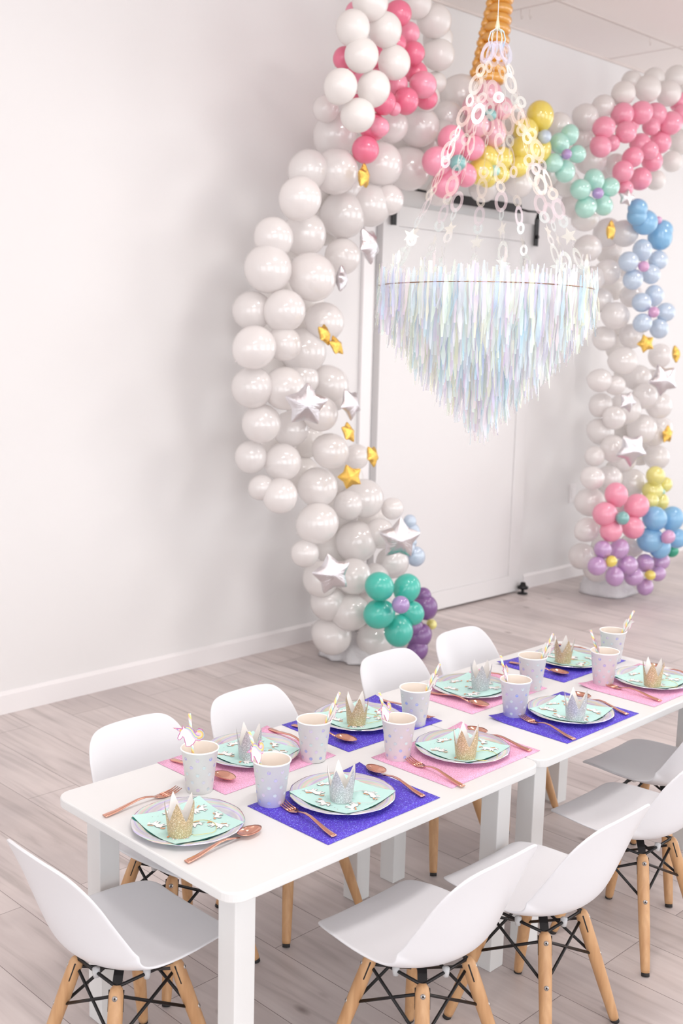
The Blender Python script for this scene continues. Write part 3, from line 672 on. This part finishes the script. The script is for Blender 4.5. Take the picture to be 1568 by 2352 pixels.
b.add(vs, fs); wr = b.build('plastic_wrapped_base', M['wrap'], colL); wr.location = Vector((at(848, 1505, Z=0).x-base.x, at(848, 1505, Z=0).y-base.y+.02, 0))
# top garland
garO = at(1150, 330, Y=2.1)
gar = empty('balloon_garland', garO, label='white balloon garland arching over the black door rail', cat='balloon garland')
TG = [(771, 394, 100), (770, 310, 100), (748, 250, 60), (875, 377, 96), (938, 388, 96), (963, 292, 88), (900, 290, 72), (1059, 220, 92), (1027, 268, 70), (979, 225, 60), (985, 330, 70), (1015, 310, 70), (1060, 300, 70), (800, 440, 80), (860, 430, 80),
      (1283, 289, 58), (1180, 300, 80), (1345, 269, 58), (1385, 244, 50), (1336, 317, 52), (1359, 368, 66), (1413, 377, 46), (1399, 400, 46), (1250, 400, 66), (1190, 420, 66), (1110, 430, 66), (1230, 345, 70), (1300, 420, 60), (1320, 470, 60), (1010, 440, 60), (1150, 380, 70), (1280, 350, 64), (1090, 350, 80), (1345, 500, 60)]
for i, (px, py, d) in enumerate(TG): bal('white_balloon', 'white', gar, px, py, d*1.04, (1.99, 2.10, 2.05)[i % 3])
for px, py in ((830, 350), (930, 330), (1020, 360), (1110, 300), (1200, 350), (1270, 370), (1370, 330)): bal('white_balloon', 'matte', gar, px, py, 80, 2.24)
# right column
baseR = at(1415, 1368, Z=0); baseR.z = 0
colR = empty('balloon_column', baseR, label='tall curving column of white balloons on the right, behind the pink and blue flowers', cat='balloon column')
RW = [(1434, 536, 58), (1394, 534, 62), (1350, 570, 58), (1396, 625, 54), (1440, 610, 50), (1360, 640, 54), (1413, 725, 60), (1380, 690, 52), (1450, 680, 50), (1430, 829, 62), (1387, 778, 52), (1377, 874, 52), (1412, 885, 44), (1464, 868, 58), (1515, 817, 52), (1450, 772, 54),
      (1379, 930, 52), (1436, 939, 68), (1512, 931, 58), (1379, 991, 58), (1474, 986, 66), (1408, 1031, 58), (1508, 1050, 54), (1365, 1048, 44), (1360, 1098, 52), (1450, 1108, 62), (1355, 1153, 64), (1348, 1217, 54), (1335, 1277, 58), (1370, 1308, 56), (1450, 1253, 54), (1412, 1312, 56), (1400, 1098, 54), (1440, 1340, 50), (1390, 1345, 46), (1500, 1000, 50), (1405, 1160, 60), (1470, 1310, 50), (1430, 1055, 56), (1480, 910, 56), (1500, 875, 50), (1385, 1255, 54), (1410, 960, 50), (1515, 985, 56)]
for i, (px, py, d) in enumerate(RW): bal('white_balloon', 'white', colR, px, py, d*1.06, (2.0, 2.10, 2.05)[i % 3])
for px, py in ((1400, 580), (1410, 660), (1420, 740), (1420, 800), (1440, 860), (1440, 980), (1430, 1010), (1420, 1080), (1400, 1130), (1400, 1200), (1400, 1270), (1470, 1040)): bal('white_balloon', 'matte', colR, px, py, 60, 2.24)
b = MB(); P = []
rc = random.Random(6); n, K = 40, 6; vs = []
for j in range(K+1):
    for i in range(n):
        a = 2*PI*i/n; q = j/K; sq = (abs(math.cos(a))**4+abs(math.sin(a))**4)**-.25
        R_ = .165*sq*(1-.12*q*q+rc.uniform(-.012, .012)); z = .003+.085*q+.012*math.sin(3*a)*q
        vs.append((R_*math.cos(a+.1)*1.05, R_*math.sin(a+.1)*.9, z))
b.add(vs, [(j*n+i, j*n+(i+1) % n, (j+1)*n+(i+1) % n, (j+1)*n+i) for j in range(K) for i in range(n)]+[tuple(range(n-1, -1, -1)), tuple(K*n+i for i in range(n))])
wr = b.build('plastic_wrapped_base', M['wrap'], colR); q = at(1402, 1362, Z=0); wr.location = (q.x-baseR.x+.02, q.y-baseR.y+.02, 0)

# ears: a pink row inside a white row
def ear(px, py, label, pinks, whites, Yp, Yw_, colp):
    o_ = at(px, py, Y=Yp); t = empty('balloon_ear', o_, label=label, cat='balloon ear', group='unicorn ears of pink and white balloons')
    for i, (x, y, d) in enumerate(pinks): bal('pink_balloon', colp[i % len(colp)], t, x, y, d*1.06, Yp+(.03 if i % 2 else -.02))
    for i, (x, y, d, Y) in enumerate(whites): bal('white_balloon', 'matte', t, x, y, d, Y)
    return t
ear(880, 200, 'tall balloon ear on the left, pink balloons edged with big white ones', [(915, 31, 56), (938, 76, 48), (949, 122, 50), (955, 167, 50), (972, 195, 57), (980, 227, 46), (932, 232, 56), (912, 193, 46), (881, 235, 54), (856, 292, 60), (872, 292, 42), (839, 344, 60), (790, 133, 48), (815, 25, 40), (912, 100, 40), (860, 130, 46), (830, 190, 46), (845, 45, 46), (820, 240, 44), (880, 160, 46), (900, 60, 40), (820, 165, 40), (905, 250, 30)],
    [(810, 64, 80, 1.74), (884, 68, 78, 1.74), (830, 127, 80, 1.72), (905, 144, 76, 1.74), (782, 198, 78, 1.74), (858, 203, 78, 1.72), (822, 265, 78, 1.74), (850, 5, 84, 1.74), (997, 48, 78, 1.98), (1006, 125, 74, 2.0), (958, 10, 66, 1.98), (1005, 90, 70, 2.02), (1000, 190, 50, 2.04)], 1.86, 1.74, ['hot', 'pink', 'hot'])
ear(1470, 320, 'curled balloon ear on the right, pink balloons under a white row', [(1387, 293, 48), (1429, 263, 50), (1472, 259, 50), (1504, 263, 50), (1540, 283, 50), (1515, 327, 49), (1437, 304, 46), (1470, 331, 46), (1453, 361, 44), (1497, 370, 46), (1430, 394, 46), (1470, 411, 49), (1379, 337, 46), (1404, 329, 36), (1436, 433, 34), (1560, 235, 42), (1490, 345, 40), (1495, 290, 40), (1565, 262, 40), (1450, 285, 34)],
    [(1431, 215, 56, 1.93), (1450, 187, 48, 2.0), (1487, 204, 60, 1.92), (1501, 181, 50, 2.0), (1535, 215, 58, 1.92), (1552, 178, 54, 2.0), (1543, 371, 48, 2.02), (1506, 414, 44, 2.02), (1563, 326, 58, 2.02), (1575, 215, 50, 1.95)], 1.88, 1.92, ['pink', 'pink'])
# horn: stacked orange rings with knots at the side
ho = at(1115, 190, Y=2.0); hornE = empty('balloon_horn', ho, label='orange spiral balloon horn rising from the top of the garland', cat='balloon horn')
N = 9
for i in range(N+3):
    u = i/(N-1); px, py = 1122+(1152-1122)*u, 182-(182-0)*u; w_ = (74-24*u)*(.98); Yh = 2.0
    p = at(px, py, Y=Yh); s = depth(p)/F_PX; R_ = w_/2*s; b = MB(); tr = .0265
    prof = [(max(.0001, R_-tr*.75+tr*math.cos(a)), tr*.92*math.sin(a)) for a in [PI/2-PI*k_/10 for k_ in range(11)]]
    prof = [(.0001, tr*.8)]+prof+[(.0001, -tr*.8)]
    b.lathe(prof, 28); o = b.build('ring_balloon', LX['orange'], hornE, loc=p-ho); o.rotation_euler = (brnd.uniform(-.1, .1), brnd.uniform(-.1, .1)+.08, 0)
    for s_ in (0, 1):
        q = p+cR*(-R_*.98)-fw*.01*s_+Vector((0, 0, .024*s_)); b2 = bal_w('knot_balloon', 'orange', hornE, q, .0185)

# flowers
def flower(label, c, ccol, cd, petals, col, Y=1.86, front=.05):
    o_ = at(c[0], c[1], Y=Y); t = empty('balloon_flower', o_, label=label, cat='balloon flower', group='balloon flowers on the arch')
    for px, py, d in petals:
        p = at(px, py, Y=Y); bal('petal_balloon', col, t, px, py, d*1.03, Y+brnd.uniform(-.02, .02), toward=o_, squash=1.05)
    p = at(c[0], c[1], Y=Y-front); bal('center_balloon', ccol, t, c[0], c[1], cd, Y-front)
    return t
flower('teal balloon flower with a lavender centre at the foot of the left column', (920, 1389), 'lav', 42, [(871, 1347, 65), (934, 1351, 62), (870, 1410, 68), (915, 1450, 66), (945, 1408, 56)], 'teal', 1.80, .09)
flower('dark purple balloon flower with a yellow centre behind the teal one', (991, 1434), 'lemon', 24, [(976, 1394, 56), (962, 1460, 56), (972, 1368, 36), (958, 1492, 48), (945, 1440, 50)], 'purple', 1.93, .0)
flower('pale blue balloon flower half hidden behind a silver star on the left column', (945, 1245), 'pale', 24, [(941, 1198, 30), (946, 1221, 36), (954, 1278, 44), (935, 1260, 34)], 'pale', 2.02, .0)
flower('pink balloon flower with a grey-teal centre left of the chandelier chains', (1051, 374), 'dteal', 38, [(1037, 323, 64), (1003, 371, 66), (1023, 422, 62), (1085, 340, 54), (1068, 402, 52)], 'pink', 1.86, .10)
flower('light pink balloon flower with a teal centre at the root of the orange horn', (1126, 264), 'dteal', 28, [(1124, 216, 56), (1090, 247, 56), (1094, 287, 58), (1132, 306, 60), (1151, 249, 52)], 'rose', 1.88, .07)
flower('yellow balloon flower behind the chandelier chains, next to the pink flower', (1136, 392), 'mint', 25, [(1117, 363, 54), (1102, 394, 60), (1151, 365, 52), (1150, 400, 40), (1120, 410, 40)], 'yellow', 1.90, .05)
flower('yellow balloon flower with one big petal standing up, right of the horn', (1250, 314), 'pale', 32, [(1240, 266, 62), (1205, 344, 70), (1237, 345, 56), (1190, 383, 46), (1206, 300, 56)], 'yellow', 1.90, .04)
flower('mint balloon flower with a lavender centre next to the yellow flower', (1301, 354), 'lav', 24, [(1308, 309, 42), (1285, 329, 44), (1325, 354, 40), (1271, 374, 42), (1297, 394, 46)], 'mint', 1.88, .06)
flower('mint balloon flower with a lavender centre under the right ear', (1373, 444), 'lav', 26, [(1333, 435, 46), (1364, 413, 46), (1400, 430, 43), (1385, 472, 43), (1345, 476, 48)], 'mint', 1.86, .06)
flower('deep sky blue balloon flower turned sideways at the top of the right column', (1511, 506), 'mag', 18, [(1464, 479, 44), (1481, 511, 56), (1515, 545, 55), (1462, 496, 44), (1523, 528, 42)], 'blue', 1.88, .0)
flower('pale blue balloon flower with a pink centre just below the deep blue one', (1478, 612), 'mag', 25, [(1475, 574, 44), (1443, 601, 45), (1511, 598, 43), (1453, 642, 45), (1494, 630, 43)], 'pale', 1.86, .06)
flower('pale blue balloon flower with a pink centre above a gold star', (1501, 717), 'mag', 26, [(1502, 678, 43), (1473, 695, 43), (1528, 717, 43), (1475, 742, 43), (1513, 755, 43)], 'pale', 1.86, .06)
flower('bright pink balloon flower with a teal centre low on the right column', (1429, 1190), 'dteal', 32, [(1415, 1136, 52), (1462, 1162, 55), (1389, 1181, 55), (1453, 1212, 50), (1403, 1219, 50)], 'pink', 1.84, .08)
flower('yellow balloon flower turned sideways above the blue flower', (1521, 1129), 'mint', 13, [(1505, 1093, 43), (1527, 1113, 32), (1498, 1127, 46), (1517, 1153, 36), (1494, 1150, 36)], 'lemon', 1.92, .03)
flower('sky blue balloon flower with a pink centre at the right edge', (1534, 1233), 'mag', 32, [(1503, 1191, 55), (1543, 1191, 52), (1493, 1240, 58), (1553, 1236, 46), (1515, 1258, 48)], 'blue', 1.80, .09)
flower('lilac balloon flower with a yellow centre, lowest left on the right column', (1404, 1289), 'yellow', 26, [(1384, 1262, 40), (1422, 1260, 43), (1371, 1300, 43), (1441, 1298, 45), (1411, 1324, 42)], 'lilac', 1.84, .06)
flower('lilac balloon flower with a yellow centre under the sky blue one', (1493, 1321), 'yellow', 24, [(1481, 1293, 40), (1517, 1289, 40), (1455, 1324, 43), (1510, 1317, 36), (1481, 1348, 37)], 'lilac', 1.84, .05)
g_ = bal('green_balloon', 'green', None, 1543, 1265, 30, 1.88); tag(g_, 'single dark green balloon below the sky blue flower', 'balloon')

# foil stars
def star_mesh(kind):
    b = MB(); n, K = 60, 9
    def R(a):
        f = ((a/(2*PI)*5) % 1); f = abs(2*f-1)   # 1 at tips
        x0, y0 = .64*math.cos(PI/5), .64*math.sin(PI/5)  # valley
        ang = (1-f)*PI/5; d = ((1-x0)*y0*0+y0)/(math.sin(ang)*(1-x0)+y0*math.cos(ang)) if True else 0
        return d if f < .93 else d*(.97)
    for s in (1, -1):
        vs = [(0, 0, s*.42)]
        for j in range(1, K+1):
            q = j/K
            for i in range(n):
                a = 2*PI*i/n; r_ = R(a); wob = .018*math.sin(i*2.3+j*1.1)*(q > .4)
                vs.append((q*r_*math.cos(a), q*r_*math.sin(a), s*(.42*(1-q**2.2)**.6*(.55+.45*(1-abs(q*r_-.0))) + (wob if j < K else 0))))
        fs = [(0, 1+i, 1+(i+1) % n) for i in range(n)]+[(1+(j-1)*n+i, 1+j*n+i, 1+j*n+(i+1) % n, 1+(j-1)*n+(i+1) % n) for j in range(1, K) for i in range(n)]
        b.add(vs, fs)
    o = b.build('foil_star', M[kind]); return o
SS, SG = star_mesh('silver'), star_mesh('gold')
# (px, py, radius px, Y, spin, turn (yaw), tip tilt, kind, label)
STARS = [(703, 930, 54, 1.80, -3, 10, 0, 's', 'large silver foil star on the left column, the biggest one facing the room'),
         (847, 563, 46, 1.84, 30, 62, 10, 's', 'silver foil star turned sideways beside the door frame, topmost on the left column'),
         (784, 641, 33, 1.90, 10, 80, 0, 's', 'thin silver foil star seen edge on below the topmost silver star'),
         (805, 928, 40, 1.86, 20, 55, 12, 's', 'silver foil star half turned, right of the largest silver star'),
         (917, 1238, 52, 1.80, -48, 8, -25, 's', 'silver foil star pointing down in front of the pale blue balloons'),
         (762, 1318, 50, 1.80, 8, 18, 5, 's', 'lowest silver foil star on the left column'),
         (835, 405, 31, 1.84, 0, 68, 0, 'g', 'gold foil star seen edge on under the left ear'),
         (745, 768, 28, 1.82, 40, 66, 20, 'g', 'upper one of two crossed gold foil stars halfway up the left column'),
         (772, 794, 27, 1.80, 55, 62, 30, 'g', 'lower one of two crossed gold foil stars halfway up the left column'),
         (800, 993, 27, 1.82, 45, 62, 25, 'g', 'gold foil star lying slanted below the half-turned silver star'),
         (855, 1047, 28, 1.84, 25, 64, 15, 'g', 'gold foil star seen edge on in front of the door frame'),
         (804, 1095, 31, 1.80, 20, 5, 0, 'g', 'gold foil star facing the room on the left column'),
         (1438, 454, 21, 1.82, -10, 10, 0, 's', 'small crumpled silver foil star hanging under the right ear'),
         (1523, 872, 40, 1.84, 22, 14, 5, 's', 'largest silver foil star on the right column'),
         (1441, 923, 26, 1.86, 40, 25, 10, 's', 'smaller silver foil star in the middle of the right column'),
         (1450, 1033, 42, 1.82, -20, 15, -15, 's', 'silver foil star above the pink flower'),
         (1402, 530, 25, 1.84, 0, 60, 0, 'g', 'gold foil star seen edge on high on the right column'),
         (1483, 789, 23, 1.84, 22, 10, 0, 'g', 'gold foil star facing the room under the pale blue flower'),
         (1552, 813, 22, 1.84, 15, 62, 10, 'g', 'gold foil star seen edge on at the right edge of the photo'),
         (1532, 998, 23, 1.95, 0, 45, 0, 'g', 'half-turned gold foil star right of the silver ones')]
us = set()
for (px, py, R_, Y, spin, turn, tilt, kd, lab) in STARS:
    pr = SS if kd == 's' else SG; o = pr if kd not in us else pr.copy()
    if kd in us: C.objects.link(o)
    us.add(kd)
    p = at(px, py, Y=Y); r_ = R_*depth(p)/F_PX; o.location = p; o.scale = (r_, r_, r_*1.05)
    # local z faces the room, then turned about the vertical
    zz = Vector((-fw.x, -fw.y, 0)).normalized(); yy = Vector((0, 0, 1)); xx = yy.cross(zz)
    B0 = Matrix(((xx.x, yy.x, zz.x), (xx.y, yy.y, zz.y), (xx.z, yy.z, zz.z))).to_4x4()
    Rm = B0 @ Matrix.Rotation(math.radians(tilt), 4, 'Z') @ Matrix.Rotation(math.radians(turn), 4, 'Y') @ Matrix.Rotation(math.radians(90+spin), 4, 'Z')
    o.rotation_mode = 'QUATERNION'; o.rotation_quaternion = Rm.to_quaternion()
    tag(o, lab, 'foil balloon', 'silver foil stars' if kd == 's' else 'gold foil stars')

# ------------------------------------------------------------------ chandelier
cc = Vector((1.035, .30, 1.629)); t = empty('fringe_chandelier', cc, label='iridescent film fringe chandelier hanging on star chains above the table', cat='chandelier')
rr = random.Random(21)
RH = .262
b = MB(); b.tube([(RH*math.cos(a), RH*math.sin(a), .002*math.sin(2*a)) for a in [2*PI*i/72 for i in range(73)]], .0012, 6); b.build('hoop', M['hoop'], t)
def strip(b, x, y, z1, z0, w, yaw, rnd_):
    n = max(3, int((z1-z0)/.022)); vs = []; tx, ty = math.cos(yaw), math.sin(yaw); sway = rnd_.uniform(-.006, .006); tw = rnd_.uniform(-.7, .7)
    for i in range(n+1):
        q = i/n; z = z1+(z0-z1)*q; a = yaw+tw*q*1.6; tx, ty = math.cos(a), math.sin(a); ww = w*(1 if 0 < i < n else .55)*(1+.38*math.sin(i*2.6+x*130+y*70)); ox, oy = sway*q*q*ty*3, -sway*q*q*tx*3; bl = .002*math.sin(q*9+x*70)
        vs += [(x+ox+tx*ww/2-ty*bl, y+oy+ty*ww/2+tx*bl, z), (x+ox-tx*ww/2-ty*bl, y+oy-ty*ww/2+tx*bl, z)]
    b.add(vs, [(2*i, 2*i+1, 2*i+3, 2*i+2) for i in range(n)])
TIERS = [(.262, .038, -.075, 300), (.255, .03, -.105, 270), (.232, .02, -.140, 240), (.205, .0, -.170, 210), (.180, -.03, -.200, 180), (.155, -.06, -.228, 160), (.130, -.09, -.255, 130), (.106, -.12, -.280, 110), (.082, -.15, -.302, 86), (.058, -.18, -.328, 64), (.036, -.21, -.350, 40), (.016, -.25, -.372, 20)]
for (R_, zt_, zb_, n) in TIERS:
    b = MB()
    for i in range(n):
        a = 2*PI*(i+rr.uniform(-.4, .4))/n; q = R_+rr.uniform(-.007, .007)
        strip(b, q*math.cos(a), q*math.sin(a), zt_+rr.uniform(-.02, .012), zb_+rr.uniform(-.018, .022), rr.uniform(.0045, .0095), a+PI/2+rr.uniform(-.6, .6), rr)
    b.build('fringe_tier', M['film'], t)
ZT = .60
def ring_link(b, Mx, L_, Wd, hole, n=20):
    vs = []
    for i in range(n):
        a = 2*PI*i/n
        vs.append(Mx @ Vector((Wd/2*math.cos(a), 0, L_/2*math.sin(a)))); vs.append(Mx @ Vector((Wd/2*hole*math.cos(a), 0, L_/2*(hole+.08)*math.sin(a))))
    b.add(vs, [(2*i, 2*((i+1) % n), 2*((i+1) % n)+1, 2*i+1) for i in range(n)])
def star_link(b, Mx, R_):
    vs = [Mx @ Vector((R_*(1 if i % 2 == 0 else .45)*math.sin(PI*i/5), 0, R_*(1 if i % 2 == 0 else .45)*math.cos(PI*i/5))) for i in range(10)]
    b.add(vs, [tuple(range(10))], 0, False)
for s in range(10):
    a = 2*PI*(s+.3)/10; p1 = Vector((.235*math.cos(a), .235*math.sin(a), .035)); p0 = Vector((.012*math.cos(a), .012*math.sin(a), ZT-.03)); d = (p1-p0); L_ = d.length; d.normalize()
    b = MB(); s_ = 0.0; k_ = 0
    while s_ < L_:
        frac = s_/L_; big = k_ % 2 == 0; ln_ = .054 if big else .030; wd = .031 if big else .026
        c = p0+d*(s_+ln_/2)+Vector((0, 0, -.02*math.sin(frac*PI))); yaw = a+rr.uniform(-1.3, 1.3); zq = Vector((0, 0, 1)).rotation_difference(-d)
        Mx = Matrix.Translation(c) @ zq.to_matrix().to_4x4() @ Matrix.Rotation(yaw+PI/4, 4, 'Z')
        if frac > .62 and k_ % 3 == 0: star_link(b, Mx, .021); s_ += .036
        else: ring_link(b, Mx, ln_, wd, .52 if big else .42); s_ += ln_*.88
        k_ += 1
    for j in range(3):   # end of the chain caught in the fringe
        strip(b, p1.x+rr.uniform(-.01, .01), p1.y+rr.uniform(-.01, .01), .08, .02, .008, rr.uniform(0, 6), rr)
    b.build('star_chain', M['chain'], t)
b = MB()
for i in range(10):
    a = 2*PI*i/10; b.tube([(.004*math.cos(a), .004*math.sin(a), ZT), (.016*math.cos(a), .016*math.sin(a), ZT-.008), (.021*math.cos(a), .021*math.sin(a), ZT-.025), (.014*math.cos(a), .014*math.sin(a), ZT-.05)], .0014, 5)
b.lathe([(.0015, ZT+.03), (.006, ZT), (.007, ZT-.004), (.0001, ZT-.006)], 12); b.build('gathered_knot', M['film'], t)
b = MB(); b.tube([(0, 0, ZT+.02), (0, 0, HC-cc.z)], .0013, 6); b.build('hanging_cord', M['cord'], t)
